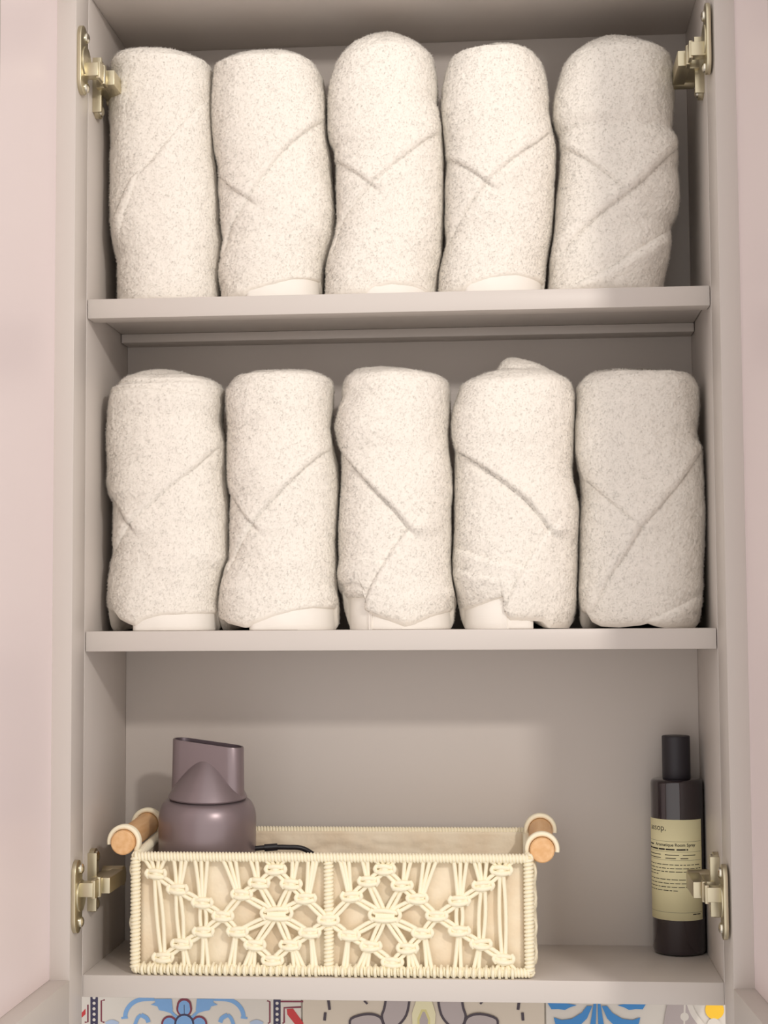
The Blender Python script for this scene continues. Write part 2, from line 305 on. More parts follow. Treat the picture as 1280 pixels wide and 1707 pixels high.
PATTERN = [
('p', 'navy', [(-282.5, -50.1), (-275.6, -50.0), (-275.5, -76.3), (-282.3, -76.4)]),
('d', 'tile', (-279.1, -51.8), 1.38),
('d', 'tile', (-279.1, -56.5), 1.38),
('d', 'tile', (-279.1, -61.3), 1.38),
('d', 'tile', (-279.0, -66.0), 1.38),
('d', 'tile', (-279.0, -70.8), 1.38),
('d', 'tile', (-279.0, -75.5), 1.38),
('s', 'maroon', [(-287.3, -73.1), (-284.5, -72.7), (-284.6, -57.8)], 1.38),
('s', 'maroon', [(-269.4, -53.5), (-272.6, -54.2), (-272.5, -72.1), (-269.7, -72.9)], 1.38),
('p', 'red', [(-293.3, -68.4), (-286.7, -61.2), (-286.6, -66.0), (-292.6, -71.5)]),
('s', 'maroon', [(-292.6, -71.1), (-298.9, -75.8)], 0.86),
('p', 'navy', [(-120.0, -48.0), (-113.6, -47.9), (-113.6, -74.0), (-120.0, -74.1)]),
('d', 'tile', (-116.7, -49.7), 1.38),
('d', 'tile', (-116.7, -54.4), 1.38),
('d', 'tile', (-116.7, -59.1), 1.38),
('d', 'tile', (-116.7, -63.8), 1.38),
('d', 'tile', (-116.7, -68.5), 1.38),
('d', 'tile', (-116.7, -73.2), 1.38),
('s', 'maroon', [(-125.5, -52.3), (-123.1, -53.1), (-123.1, -70.8), (-124.8, -71.7)], 1.38),
('s', 'maroon', [(-112.0, -71.5), (-110.5, -70.6), (-110.5, -58.2), (-95.6, -57.3)], 1.55),
('s', 'maroon', [(-113.6, -52.8), (-93.7, -52.6)], 1.38),
('p', 'red', [(-108.2, -59.2), (-102.7, -58.7), (-93.7, -70.7), (-93.7, -72.9), (-100.3, -73.0), (-107.7, -63.9)]),
('s', 'blue', [(-225.2, -51.9), (-237.4, -52.7), (-245.3, -56.4), (-250.0, -62.4), (-251.4, -68.9)], 3.79),
('s', 'blue', [(-172.1, -51.2), (-159.9, -51.7), (-152.1, -55.2), (-147.4, -61.0), (-146.0, -67.4)], 3.79),
('s', 'blue', [(-248.8, -68.3), (-254.6, -68.9)], 1.72),
('s', 'blue', [(-148.6, -66.9), (-142.8, -67.4)], 1.72),
('s', 'blue', [(-237.0, -66.0), (-240.0, -68.7), (-242.6, -75.0)], 3.1),
('s', 'blue', [(-160.2, -64.9), (-157.3, -67.6), (-154.7, -73.8)], 3.1),
('s', 'blue', [(-237.0, -66.0), (-232.1, -68.6), (-230.3, -72.3)], 3.79),
('s', 'blue', [(-160.2, -64.9), (-165.1, -67.7), (-166.8, -71.4)], 3.79),
('p', 'blue', [(-228.3, -57.0), (-224.3, -55.0), (-225.2, -51.9), (-209.8, -51.7), (-208.7, -61.5), (-211.1, -63.9), (-216.4, -62.3), (-220.8, -61.7), (-222.5, -58.3)]),
('p', 'blue', [(-168.9, -56.3), (-172.9, -54.3), (-172.1, -51.2), (-187.4, -51.4), (-188.4, -61.2), (-186.0, -63.6), (-180.8, -61.8), (-176.4, -61.1), (-174.7, -57.7)]),
('s', 'blue', [(-211.1, -62.2), (-204.1, -68.6)], 2.41),
('s', 'blue', [(-186.0, -61.9), (-192.9, -68.4)], 2.41),
('s', 'paleblue', [(-268.1, -74.5), (-262.8, -72.4), (-257.5, -74.4)], 4.13),
('s', 'paleblue', [(-129.5, -72.6), (-134.7, -70.6), (-139.9, -72.7)], 4.13),
('d', 'maroon', (-198.6, -60.0), 7.06),
('d', 'maroon', (-198.6, -57.3), 6.54),
('d', 'blue', (-198.6, -60.4), 5.34),
('d', 'blue', (-198.6, -58.0), 4.99),
('d', 'maroon', (-211.8, -73.4), 7.23),
('d', 'blue', (-211.8, -73.4), 5.51),
('d', 'maroon', (-185.3, -73.0), 7.23),
('d', 'blue', (-185.3, -73.0), 5.51),
('d', 'navy', (-198.5, -73.2), 8.96),
('d', 'blue', (-198.5, -73.2), 7.23),
('s', 'navy', [(-198.6, -56.6), (-198.5, -64.8)], 0.52),
('s', 'plum', [(-72.0, -47.8), (-70.6, -59.3)], 2.36),
('s', 'plum', [(94.1, -45.6), (92.5, -57.1)], 2.36),
('s', 'plum', [(-74.4, -61.6), (-75.1, -68.5)], 2.36),
('s', 'plum', [(96.2, -59.3), (96.7, -66.1)], 2.36),
('p', 'greypetal', [(-21.1, -47.1), (-22.9, -57.2), (-25.0, -64.4), (-21.6, -73.0), (-12.8, -72.8), (-3.9, -62.7), (-0.6, -46.9)]),
('p', 'greypetal', [(43.8, -46.3), (45.5, -56.3), (47.4, -63.4), (43.9, -72.0), (35.1, -72.2), (26.5, -62.3), (23.4, -46.6)]),
('s', 'plum', [(-21.1, -47.1), (-22.9, -57.2), (-25.0, -64.4), (-21.6, -73.0), (-12.8, -72.8), (-3.9, -62.7), (-0.6, -46.9)], 2.07),
('s', 'plum', [(43.8, -46.3), (45.5, -56.3), (47.4, -63.4), (43.9, -72.0), (35.1, -72.2), (26.5, -62.3), (23.4, -46.6)], 2.07),
('p', 'greypetal', [(-52.4, -74.8), (-51.8, -66.5), (-37.6, -62.3), (-26.5, -65.0), (-23.0, -74.4)]),
('p', 'greypetal', [(74.3, -73.0), (73.9, -64.8), (60.0, -60.9), (48.9, -64.0), (45.3, -73.4)]),
('s', 'plum', [(-52.4, -74.8), (-51.8, -66.5), (-37.6, -62.3), (-26.5, -65.0), (-23.0, -74.4)], 2.07),
('s', 'plum', [(74.3, -73.0), (73.9, -64.8), (60.0, -60.9), (48.9, -64.0), (45.3, -73.4)], 2.07),
('s', 'plum', [(-40.5, -50.8), (-37.6, -53.7)], 1.77),
('s', 'plum', [(63.0, -49.5), (60.0, -52.4)], 1.77),
('p', 'paleyellow', [(5.0, -49.7), (18.1, -49.5), (21.5, -60.9), (20.8, -73.8), (1.6, -74.1), (1.1, -61.2)]),
('p', 'yellow', [(9.3, -57.6), (13.4, -57.6), (16.8, -65.3), (16.7, -73.8), (5.7, -74.0), (5.7, -65.4)]),
('p', 'greypetal', [(10.4, -59.6), (12.2, -59.6), (15.1, -66.7), (14.4, -73.9), (8.0, -74.0), (7.5, -66.8)]),
('p', 'cobalt', [(116.3, -48.2), (142.8, -52.4), (137.0, -54.2), (132.6, -56.5), (126.9, -55.8), (121.1, -56.1)]),
('p', 'cobalt', [(203.7, -47.1), (177.3, -52.0), (183.0, -53.6), (187.2, -55.8), (193.0, -54.9), (198.7, -55.1)]),
('p', 'cobalt', [(123.0, -62.9), (129.6, -65.1), (138.3, -63.9), (147.0, -58.6), (151.4, -52.9), (156.0, -52.8), (151.3, -63.4), (142.5, -72.0), (125.2, -72.3)]),
('p', 'cobalt', [(196.6, -61.9), (190.0, -64.3), (181.4, -63.3), (172.9, -58.3), (168.6, -52.7), (164.0, -52.7), (168.5, -63.2), (177.0, -71.5), (194.1, -71.3)]),
('p', 'cobalt', [(157.2, -50.5), (159.5, -50.5), (158.6, -71.8), (153.4, -71.9)]),
('p', 'cobalt', [(160.6, -50.5), (162.9, -50.5), (166.1, -71.7), (160.9, -71.8)]),
('p', 'greypetal', [(220.3, -46.9), (237.9, -46.6), (240.0, -57.9), (248.3, -70.5), (215.6, -71.0), (217.8, -58.2)]),
('s', 'tile', [(234.5, -46.7), (233.5, -70.7)], 1.48),
('d', 'tile', (234.0, -60.8), 3.54),
('s', 'tile', [(237.4, -46.6), (241.4, -57.9), (249.7, -69.1)], 4.72),
('d', 'sun', (259.4, -54.8), 7.97),
('d', 'tile', (258.6, -67.6), 5.9)
]

# ------------------------------------------------------------------ tiled wall behind the cabinet
W2, DEP = 0.25, 0.137                 # half inner width, inner depth
Z1T, Z1B, Z2T, Z2B, ZTOP = 0.5398, 0.5240, 0.2706, 0.2545, 0.7933
TH, RIM, STILE = 0.0158, 0.0157, 0.0377
WALLY = DEP + 0.0085

wm = MB()
wall_mats = [M['grout'], M['tile'], M['tile_beige']]
slot = {'tile': 1, 'tile_beige': 2}
for k in ('navy', 'maroon', 'red', 'blue', 'paleblue', 'plum', 'greypetal', 'paleyellow', 'yellow', 'cobalt', 'sun'):
    slot[k] = len(wall_mats)
    wall_mats.append(M[k])
wm.box(-1.15, 1.16, WALLY + 0.002, WALLY + 0.08, -0.90, 1.40, 0)
XJ = [-0.9345, -0.7245, -0.5155, -0.3062, -0.0950, 0.1158, 0.3172, 0.5272, 0.7372, 0.9472, 1.1572]
for i in range(len(XJ) - 1):
    for j in range(-4, 7):
        z0 = -0.1850 + 0.210 * j
        if z0 < -0.9 or z0 + 0.21 > 1.4:
            continue
        wm.box(XJ[i] + 0.0008, XJ[i + 1] - 0.0008, WALLY, WALLY + 0.0025, z0 + 0.0008, z0 + 0.2092, slot['tile_beige'] if i % 3 == 1 else slot['tile'])
layer = [0]


def flat(pts, s):
    """A glazed shape of the tile pattern, a hair proud of the tile face, and its mirror in the tile's lower half."""
    layer[0] += 1
    y = WALLY - 0.00002 - 0.000006 * layer[0]
    for mir in (False, True):
        Q = [(x / 1000, (-160 - z if mir else z) / 1000) for x, z in pts]
        Q = [(x, max(-0.0802, z) if not mir else min(-0.0798, z)) for x, z in Q]
        wm.add([(x, y, z) for x, z in Q], [tuple(range(len(Q)))], s)


for it in PATTERN:
    s = slot[it[1]]
    if it[0] == 'p':
        flat(it[2], s)
    elif it[0] == 'd':
        (x, z), r = it[2], it[3]
        flat([(x + r * math.cos(a * math.pi / 10), z + r * math.sin(a * math.pi / 10)) for a in range(20)], s)
    else:
        P = [Vector((x, z)) for x, z in it[2]]
        if len(P) > 2:
            P = [Vector((q.x, q.y)) for q in smooth_path([(a.x, a.y, 0) for a in P], 4)] if it[3] > 1.8 else P
        w = it[3] / 2
        L, R = [], []
        for i in range(len(P)):
            t = (P[min(i + 1, len(P) - 1)] - P[max(i - 1, 0)]).normalized()
            nrm = Vector((-t.y, t.x))
            L.append(P[i] + nrm * w)
            R.append(P[i] - nrm * w)
        for i in range(len(P) - 1):
            flat([L[i], L[i + 1], R[i + 1], R[i]], s)
wall = wm.build('wall_back', wall_mats)
wall['kind'] = 'structure'

# ------------------------------------------------------------------ the wall cabinet
cab = empty('wall_cabinet', (0, 0.07, -0.0173))
tag(cab, 'pale grey wall cabinet with two open doors and two shelves, hung on patterned tiles', 'cabinet')


def cbox(name, x0, x1, y0, y1, z0, z1, m=None, parent=cab, bev=0.0006):
    b = MB()
    b.box(x0, x1, y0, y1, z0, z1)
    return b.build(name, m or M['cabinet'], parent, bevel=bev)


for s in (-1, 1):
    cbox('side_panel', s * W2, s * (W2 + TH), 0, DEP + 0.008, -0.0173, ZTOP + TH)
cbox('top_panel', -W2, W2, 0.0, DEP, ZTOP, ZTOP + TH)
cbox('bottom_panel', -W2, W2, 0.0, DEP, -0.0173, 0.0)
cbox('back_panel', -W2, W2, DEP, DEP + 0.008, -0.0173, ZTOP + TH)
b = MB()                                        # upper shelf: thin board with a deep front lip
b.box(-W2 + .0006, W2 - .0006, 0.0, 0.020, Z1B, Z1T)
b.box(-W2 + .0006, W2 - .0006, 0.020, DEP, 0.5312, Z1T)
b.build('shelf', M['cabinet'], cab, bevel=0.0005)
cbox('shelf_rail', -W2 + .0006, W2 - .0006, 0.112, DEP, 0.5234, 0.5311)
cbox('shelf', -W2 + .0006, W2 - .0006, 0.0, DEP, Z2B, Z2T)

DL = 0.262
ZD0, ZD1 = -0.0440, 0.842
for s in (-1, 1):
    xi = s * W2                               # inner face of the frame, flush with the side panel
    d = MB()
    y0, y1 = -0.0015, -DL
    d.box(xi, xi + s * 0.0245, y0, y0 - STILE + .0015, ZD0, ZD1)
    d.box(xi, xi + s * 0.0245, y1 + STILE, y1, ZD0, ZD1)
    d.box(xi, xi + s * 0.0245, y0 - STILE + .0015, y1 + STILE, ZD0, 0.0040)
    d.box(xi, xi + s * 0.0245, y0 - STILE + .0015, y1 + STILE, ZD1 - 0.048, ZD1)
    swing = math.radians(3.2) if s > 0 else 0.0
    cs_, sn_ = math.cos(swing), math.sin(swing)

    def turn(v):
        dx, dy = v[0] - xi, v[1]
        return (xi + dx * cs_ - dy * sn_, dx * sn_ + dy * cs_ - (0.0009 if s > 0 else 0), v[2])

    d.v = [turn(v) for v in d.v]
    door = d.build('door', M['cabinet'], cab, bevel=0.0005)
    p = MB()
    p.box(xi + s * RIM, xi + s * 0.0240, y0 - STILE + .0017, y1 + STILE - .0002, 0.0042, ZD1 - 0.0482)
    p.v = [turn(v) for v in p.v]
    p.build('door_panel', M['door'], door)


def capsule(b, x0, x1, yc, w, z0, z1, n=8):
    """A plate in the YZ plane with round ends, from x0 to x1."""
    r = w / 2
    P = []
    for k in range(n + 1):
        a = math.pi * k / n
        P.append((yc + r * math.cos(a), z1 - r + r * math.sin(a)))
    for k in range(n + 1):
        a = math.pi + math.pi * k / n
        P.append((yc + r * math.cos(a), z0 + r + r * math.sin(a)))
    N = len(P)
    vs = [(x0, y, z) for y, z in P] + [(x1, y, z) for y, z in P]
    fs = [tuple(range(N)), tuple(range(2 * N - 1, N - 1, -1))] + [(i, (i + 1) % N, N + (i + 1) % N, N + i) for i in range(N)]
    b.add(vs, fs)


def hinge(s, zc, dz):
    X = lambda dx: s * (W2 - dx)
    a = MB()                                    # the arm running back along the side panel
    capsule(a, X(0.0130), X(0.0225), 0.0255, 0.060, zc - 0.0065, zc + 0.0065)
    a = MB()
    a.box(X(0.0125), X(0.0225), -0.004, 0.046, zc - 0.0062, zc + 0.0062)
    a.box(X(0.0045), X(0.0130), 0.006, 0.048, zc - 0.0050, zc + 0.0050)
    a.cyl((X(0.0040), 0.047, zc), (X(0.0215), 0.047, zc), 0.0080, 20)
    h = a.build('hinge', M['hinge'], cab, bevel=0.0007)
    l = MB()                                    # short link from the cup to the arm
    l.box(X(0.0020), X(0.0145), -0.0255, -0.0145, zc - 0.0055, zc + 0.0055)
    l.box(X(0.0128), X(0.0158), -0.0240, 0.0015, zc - 0.0070, zc + 0.0070)
    l.cyl((X(0.0150), -0.010, zc - 0.0078), (X(0.0150), -0.010, zc + 0.0078), 0.0022, 12)
    l.build('hinge_link', M['hinge'], h, bevel=0.0005)
    c = MB()                                    # cup flange on the door stile
    capsule(c, X(0.0), X(0.0034), -0.0250, 0.0210, zc + dz - 0.0282, zc + dz + 0.0282)
    c.cyl((X(0.0030), -0.0205, zc + dz), (X(0.0046), -0.0205, zc + dz), 0.0125, 24)
    c.build('cup_flange', M['hinge'], h, bevel=0.0004)
    w = MB()                                    # mounting plate on the cabinet side
    capsule(w, X(0.0), X(0.0042), 0.0230, 0.0180, zc - 0.0255, zc + 0.0255)
    w.box(X(0.0), X(0.0075), 0.0120, 0.0150, zc - 0.0230, zc + 0.0230)
    w.build('mounting_plate', M['hinge'], h, bevel=0.0004)
    for zz in (-0.0205, 0.0205):
        q = MB()
        q.lathe([(0.0042, 0), (0.0040, 0.0012), (0.0022, 0.0022), (0.0, 0.0024)], 0, 0, 16)
        q.v = [(X(0.0034 + v[2]), -0.0190 + v[0], zc + dz + zz + v[1]) for v in q.v]
        q.build('screw', M['screw'], h, smooth=True)
        q = MB()
        q.lathe([(0.0046, 0), (0.0044, 0.0014), (0.0024, 0.0026), (0.0, 0.0028)], 0, 0, 16)
        q.v = [(X(0.0042 + v[2]), 0.0240 + v[0], zc + zz * 0.92 + v[1]) for v in q.v]
        q.build('screw', M['screw'], h, smooth=True)


for s in (-1, 1):
    hinge(s, 0.0703, -0.0050)
    hinge(s, 0.7220, 0.0072)


# ------------------------------------------------------------------ rolled towels
def fold_height(x, z, folds):
    """Raised folds (mm) on the front of a towel; x, z in mm."""
    h = np.zeros_like(x)
    for pts, side, amp, r, k, g in folds:
        P = np.array(pts)
        best = np.full(x.shape, 1e9)
        sd = np.zeros_like(x)
        for a, b_ in zip(P[:-1], P[1:]):
            d = b_ - a
            L2 = d @ d
            t = np.clip(((x - a[0]) * d[0] + (z - a[1]) * d[1]) / L2, 0, 1)
            ex, ez = x - a[0] - t * d[0], z - a[1] - t * d[1]
            dist = np.hypot(ex, ez)
            cr = (d[0] * ez - d[1] * ex) / math.sqrt(L2)
            up = dist < best
            best = np.where(up, dist, best)
            sd = np.where(up, np.abs(cr) * np.sign(cr) + 0, sd)
        s = sd * side
        out = np.maximum(best - np.abs(sd), 0)              # how far past the ends of the fold
        fade = np.exp(-(out / 7.0) ** 2)
        neg = amp < 0
        A = abs(amp)
        t = np.clip(s / r, 0, 1)
        rise = A * np.sqrt(np.clip(1 - (1 - t) ** 2, 0, 1)) * np.exp(-np.maximum(s - r, 0) / k)
        groove = -g * np.exp(-np.abs(s) / 1.6)
        h += (np.where(s > 0, rise, 0) + groove) * fade
    return h


def make_towel(idx, T, label):
    zs = Z1T if T['shelf'] == 0 else Z2T
    CY = 0.0585
    Lz, Lx = np.array(T['L']).T
    Rz, Rx = np.array(T['R']).T
    ztop = min(Lz[-1], Rz[-1])
    Z0 = zs * 1000
    nr, nc = 235, 250
    t = np.linspace(0, 1, nr)
    # rows: even up the body, then crowding towards the crown
    g = np.where(t < 0.74, t / 0.74 * 0.90, 0.90 + 0.10 * np.sin(np.clip((t - 0.74) / 0.26, 0, 1) * math.pi / 2))
    zr = Z0 + (ztop - 0.02 - Z0) * g
    xl = np.interp(zr, Lz, Lx)
    xr = np.interp(zr, Rz, Rx)
    ker = np.array([1, 2, 3, 2, 1]) / 9.0
    sm = lambda a: np.concatenate([a[:2], np.convolve(a, ker, 'valid'), a[-2:]])
    body = t < 0.74
    inset = 0.45 - 0.35 * np.clip((t - 0.62) / 0.3, 0, 1)
    xl = np.where(body, sm(xl), xl) + inset
    xr = np.where(body, sm(xr), xr) - inset
    c = (xl + xr) / 2
    a = np.maximum((xr - xl) / 2, 0.05)
    amax = np.median(a[:150])
    b = 45.5 * np.minimum(1.0, (a / amax)) ** 0.85
    # columns: two thirds of them on the front
    u = np.linspace(0, 1, nc, endpoint=False)
    th = np.where(u < 0.70, math.pi + u / 0.70 * math.pi, (u - 0.70) / 0.30 * math.pi)
    n = 2.35
    cx_, sy_ = np.cos(th), np.sin(th)
    ux = np.sign(cx_) * np.abs(cx_) ** (2 / n)
    uy = np.sign(sy_) * np.abs(sy_) ** (2 / n)
    X = c[:, None] + a[:, None] * ux[None, :]
    Y = CY * 1000 + b[:, None] * uy[None, :]
    Zg = np.repeat(zr[:, None], nc, 1)
    front = np.clip(-uy, 0, 1)
    wf = np.clip(front * 1.25 - 0.05, 0, 1)[None, :]
    wf = wf * wf * (3 - 2 * wf)
    e = np.zeros(nc)
    if T['E']:
        E = sorted(T['E'])
        ex, ez = np.array(E).T
        lift = np.maximum(ez - Z0 - 1.2, 0)
        e = np.interp(X[0], ex, lift) * np.clip(front * 5, 0, 1)
    Zg = Zg + e[None, :] * (1 - t[:, None]) ** 9
    h = 0.85 * fold_height(X, Zg, T['F']) * wf
    P = np.stack([X, Y, Zg], -1)
    du = np.roll(P, -1, 1) - np.roll(P, 1, 1)
    dv = np.gradient(P, axis=0)
    N = np.cross(du, dv)
    N /= np.maximum(np.linalg.norm(N, axis=-1, keepdims=True), 1e-9)
    if N[60, int(nc * .35), 1] > 0:
        N = -N
    # terry pile: soft lumps, then loops
    lump = np.empty((nr, nc))
    off = Vector((idx * 31.7, idx * 7.3, 0))
    for i in range(nr):
        for j in range(nc):
            p = Vector(P[i, j]) + off
            q = noise.noise(p * 0.035) * 1.2 + noise.noise(p * 0.12) * 0.45
            if front[j] > 0.02 or i > 150:
                q += noise.noise(p * 0.40) * 0.32 + noise.noise(p * 0.95) * 0.24
            lump[i, j] = q
    crown = np.clip((1 - t) / 0.04, 0.15, 1)[:, None]
    low = np.clip(t / 0.03, 0, 1)[:, None] * 0.7 + 0.3
    D = h * low + lump * crown * (0.4 + 0.6 * low)
    # round the terry edge under at the bottom
    D -= 2.4 * np.clip(1 - (t / 0.022), 0, 1)[:, None] ** 2
    P = P + N * D[..., None]
    P[..., 2] = np.maximum(P[..., 2], Z0 + 0.15)
    P[0, :, 2] = np.where(e > 0.3, P[0, :, 2], Z0 + 0.1)
    V = P.reshape(-1, 3)
    ring0 = np.stack([c[0] + (P[0, :, 0] - c[0]) * 0.82, CY * 1000 + (P[0, :, 1] - CY * 1000) * 0.82, P[0, :, 2] + 0.2], -1)
    cb = np.array([[c[0], CY * 1000, Z0 + e.max() * 0.5 + 0.5]])
    ct = np.array([[c[-1], CY * 1000, ztop + 0.05]])
    V = np.concatenate([V, ring0, cb, ct]) / 1000
    faces = []
    for i in range(nr - 1):
        for j in range(nc):
            j2 = (j + 1) % nc
            faces.append((i * nc + j, i * nc + j2, (i + 1) * nc + j2, (i + 1) * nc + j))
    k = nr * nc
    for j in range(nc):
        j2 = (j + 1) % nc
        faces.append((j2, j, k + j, k + j2))
        faces.append((k + j2, k + j, k + nc))
        faces.append(((nr - 1) * nc + j, (nr - 1) * nc + j2, k + nc + 1))
    loc = Vector((c[0] / 1000, CY, zs))
    root = empty('rolled_towel', loc)
    tag(root, label, 'towel', 'rolled white hand towels standing on the two shelves')
    # loose loops of the pile, standing off the cloth
    rng = np.random.default_rng(100 + idx)
    Pm = np.concatenate([P, P[:, :1]], 1) / 1000
    Nm = np.concatenate([N, N[:, :1]], 1)
    jf = int(nc * 0.74)
    K = 40000
    # cells weighted by their area so the pile is even
    A = np.linalg.norm(np.cross(Pm[1:, 1:jf] - Pm[1:, :jf - 1], Pm[1:, :jf - 1] - Pm[:-1, :jf - 1]), axis=-1)
    A[:4] = 0
    cell = rng.choice(A.size, K, p=(A / A.sum()).ravel())
    ci, cj = np.divmod(cell, A.shape[1])
    fu, fv = rng.random((2, K, 1))
    base = (Pm[ci, cj] * (1 - fu) + Pm[ci, cj + 1] * fu) * (1 - fv) + (Pm[ci + 1, cj] * (1 - fu) + Pm[ci + 1, cj + 1] * fu) * fv
    nn = Nm[ci, cj]
    tmp = rng.normal(size=(K, 3))
    t1 = np.cross(nn, tmp)
    t1 /= np.linalg.norm(t1, axis=1, keepdims=True)
    t2 = np.cross(nn, t1)
    ln_ = np.where(rng.random((K, 1)) < 0.78, rng.uniform(0.0004, 0.0010, (K, 1)), rng.uniform(0.0011, 0.0021, (K, 1)))
    rad = rng.uniform(0.00024, 0.00044, (K, 1))
    base = base - nn * 0.0003
    tip = base + nn * ln_ + (t1 * rng.normal(0, 0.55, (K, 1)) + t2 * rng.normal(0, 0.55, (K, 1))) * ln_ + np.array([0, 0, -0.00025])
    tip[:, 2] = np.maximum(tip[:, 2], zs + 0.0002)
    kk = len(V)
    q = [base + rad * (math.cos(a) * t1 + math.sin(a) * t2) for a in (0, 2.094, 4.189)]
    V = np.concatenate([V, np.stack(q + [tip], 1).reshape(-1, 3)])
    ids = kk + 4 * np.arange(K)
    for a, b_ in ((0, 1), (1, 2), (2, 0)):
        faces += np.stack([ids + a, ids + b_, ids + 3], 1).tolist()
    # neighbours press flat against each other and the cabinet sides
    zz_ = V[:, 2] * 1000
    row = [q_ for q_ in TOWELS if q_['shelf'] == T['shelf']]
    at = row.index(T)
    lo = np.full(len(V), -248.9)
    hi = np.full(len(V), 248.9)
    own = lambda k_, Q: np.interp(zz_, np.array(Q[k_]).T[0], np.array(Q[k_]).T[1])
    if at > 0:
        lo = (own('R', row[at - 1]) + own('L', T)) / 2 + 0.25
    if at < len(row) - 1:
        hi = (own('R', T) + own('L', row[at + 1])) / 2 - 0.25
    V[:, 0] = np.clip(V[:, 0] * 1000, lo, hi) / 1000
    me = bpy.data.meshes.new('terry_roll')
    me.from_pydata([tuple(v) for v in (V - np.array(loc))], [], faces)
    me.materials.append(M['terry'])
    for p in me.polygons:
        p.use_smooth = True
    # the loops shade with the cloth they stand on
    G = P / 1000
    g1 = np.roll(G, -1, 1) - np.roll(G, 1, 1)
    g2 = np.gradient(G, axis=0)
    GN = np.cross(g1, g2)
    GN /= np.maximum(np.linalg.norm(GN, axis=-1, keepdims=True), 1e-12)
    if GN[60, int(nc * .35), 1] > 0:
        GN = -GN
    vn = np.zeros((len(V), 3))
    vn[:nr * nc] = GN.reshape(-1, 3)
    vn[nr * nc:nr * nc + nc] = (0, 0, -1)
    vn[nr * nc + nc] = (0, 0, -1)
    vn[nr * nc + nc + 1] = (0, 0, 1)
    gn = np.concatenate([GN, GN[:, :1]], 1)[ci, cj] * 0.8 + (tip - base) / np.linalg.norm(tip - base, axis=1, keepdims=True) * 0.2
    vn[kk:] = np.repeat(gn / np.linalg.norm(gn, axis=1, keepdims=True), 4, 0)
    me.normals_split_custom_set_from_vertices(vn.tolist())
    o = bpy.data.objects.new('terry_roll', me)
    COL.objects.link(o)
    o.parent = root
    if T['H']:
        hb = MB()
        jj = [j for j in range(int(nc * 0.70)) if T['H'][0] - 3 <= X[0, j] <= T['H'][1] + 3]
        rows = [0.0, 0.05, 0.2, 0.4, 0.6, 0.8, 1.0]
        eh = np.convolve(np.concatenate([e[-6:], e, e[:6]]), np.ones(13) / 13, 'valid')
        vs = []
        for inner in (0, 1):
            for rz in rows:
                for n_, j in enumerate(jj):
                    end = max(0.0, 1 - min(n_, len(jj) - 1 - n_) / 7.0)
                    zz = rz * (max(e[j], eh[j]) + 5.0)
                    ins = (3.6 if inner else 1.9) + 3.0 * end ** 2 + (0.5 if rz == 0 else 0) * (1 - inner)
                    wob = 0.4 * noise.noise(Vector((X[0, j] * 0.10, zz * 0.06, idx * 3.1))) + 0.12 * math.sin(zz * 2.1)
                    nx, ny = N[8, j, 0], N[8, j, 1]
                    vs.append(((X[0, j] + nx * (wob - ins)) / 1000, (Y[0, j] + ny * (wob - ins)) / 1000, (Z0 + 0.1 + zz) / 1000))
        m_, nR = len(jj), len(rows)
        fs = []
        for i in range(nR - 1):
            for j in range(m_ - 1):
                q = i * m_ + j
                fs.append((q, q + 1, q + m_ + 1, q + m_))
                q += nR * m_
                fs.append((q, q + m_, q + m_ + 1, q + 1))
        for i in range(nR - 1):
            for j in (0, m_ - 1):
                q = i * m_ + j
                fs.append((q, q + m_, q + m_ + nR * m_, q + nR * m_))
        for i in (0, nR - 1):
            for j in range(m_ - 1):
                q = i * m_ + j
                fs.append((q, q + 1, q + 1 + nR * m_, q + nR * m_))
        hb.add(vs, fs)
        hb.build('hem_band', M['hem'], root, smooth=True, angle=60)


TOWEL_LABELS = [
    'white rolled towel at the left end of the upper shelf, touching the hinge',
    'white rolled flat-topped towel, second from the left on the upper shelf',
    'white rolled towel with tall domed top in the middle of the upper shelf',
    'white rolled towel, fourth from the left on the upper shelf, small peak on top',
    'white rolled towel with thick diagonal band at the right end of the upper shelf',
    'white rolled towel at the left end of the lower shelf, inner layer above its rim',
    'white rolled towel, second from the left on the lower shelf, wide hem at its foot',
    'white rolled towel in the middle of the lower shelf with a sharp pointed fold',
    'white rolled towel, fourth from the left on the lower shelf, with peaked top',
    'shaded white rolled towel at the right end of the lower shelf',
]
for i, T in enumerate(TOWELS):
    make_towel(i, T, TOWEL_LABELS[i])

# ------------------------------------------------------------------ macrame basket
BX0, BX1, BY0, BY1 = -0.2090, 0.1020, 0.0050, 0.1180
BZ0, BZ1 = 0.0045, 0.0920
basket = empty('macrame_basket', ((BX0 + BX1) / 2, (BY0 + BY1) / 2, 0.0))
tag(basket, 'cream macrame cord basket with cotton lining and two wooden dowel handles on the cabinet floor', 'basket')


def coil(b, p0, p1, rc=0.0031, r=0.0010, pitch=0.0023, per=9, n=6):
    """Cord wound round a straight rod."""
    p0, p1 = Vector(p0), Vector(p1)
    d = p1 - p0
    L = d.length
    d.normalize()
    a = Vector((0, 0, 1)) if abs(d.z) < 0.9 else Vector((1, 0, 0))
    u = (a - d * a.dot(d)).normalized()
    v = d.cross(u)
    turns = L / pitch
    K = int(turns * per)
    b.cyl(p0, p1, rc, 10)
    b.tube([p0 + d * (L * i / K) + (u * math.cos(2 * math.pi * turns * i / K) + v * math.sin(2 * math.pi * turns * i / K)) * rc for i in range(K + 1)], r, n)


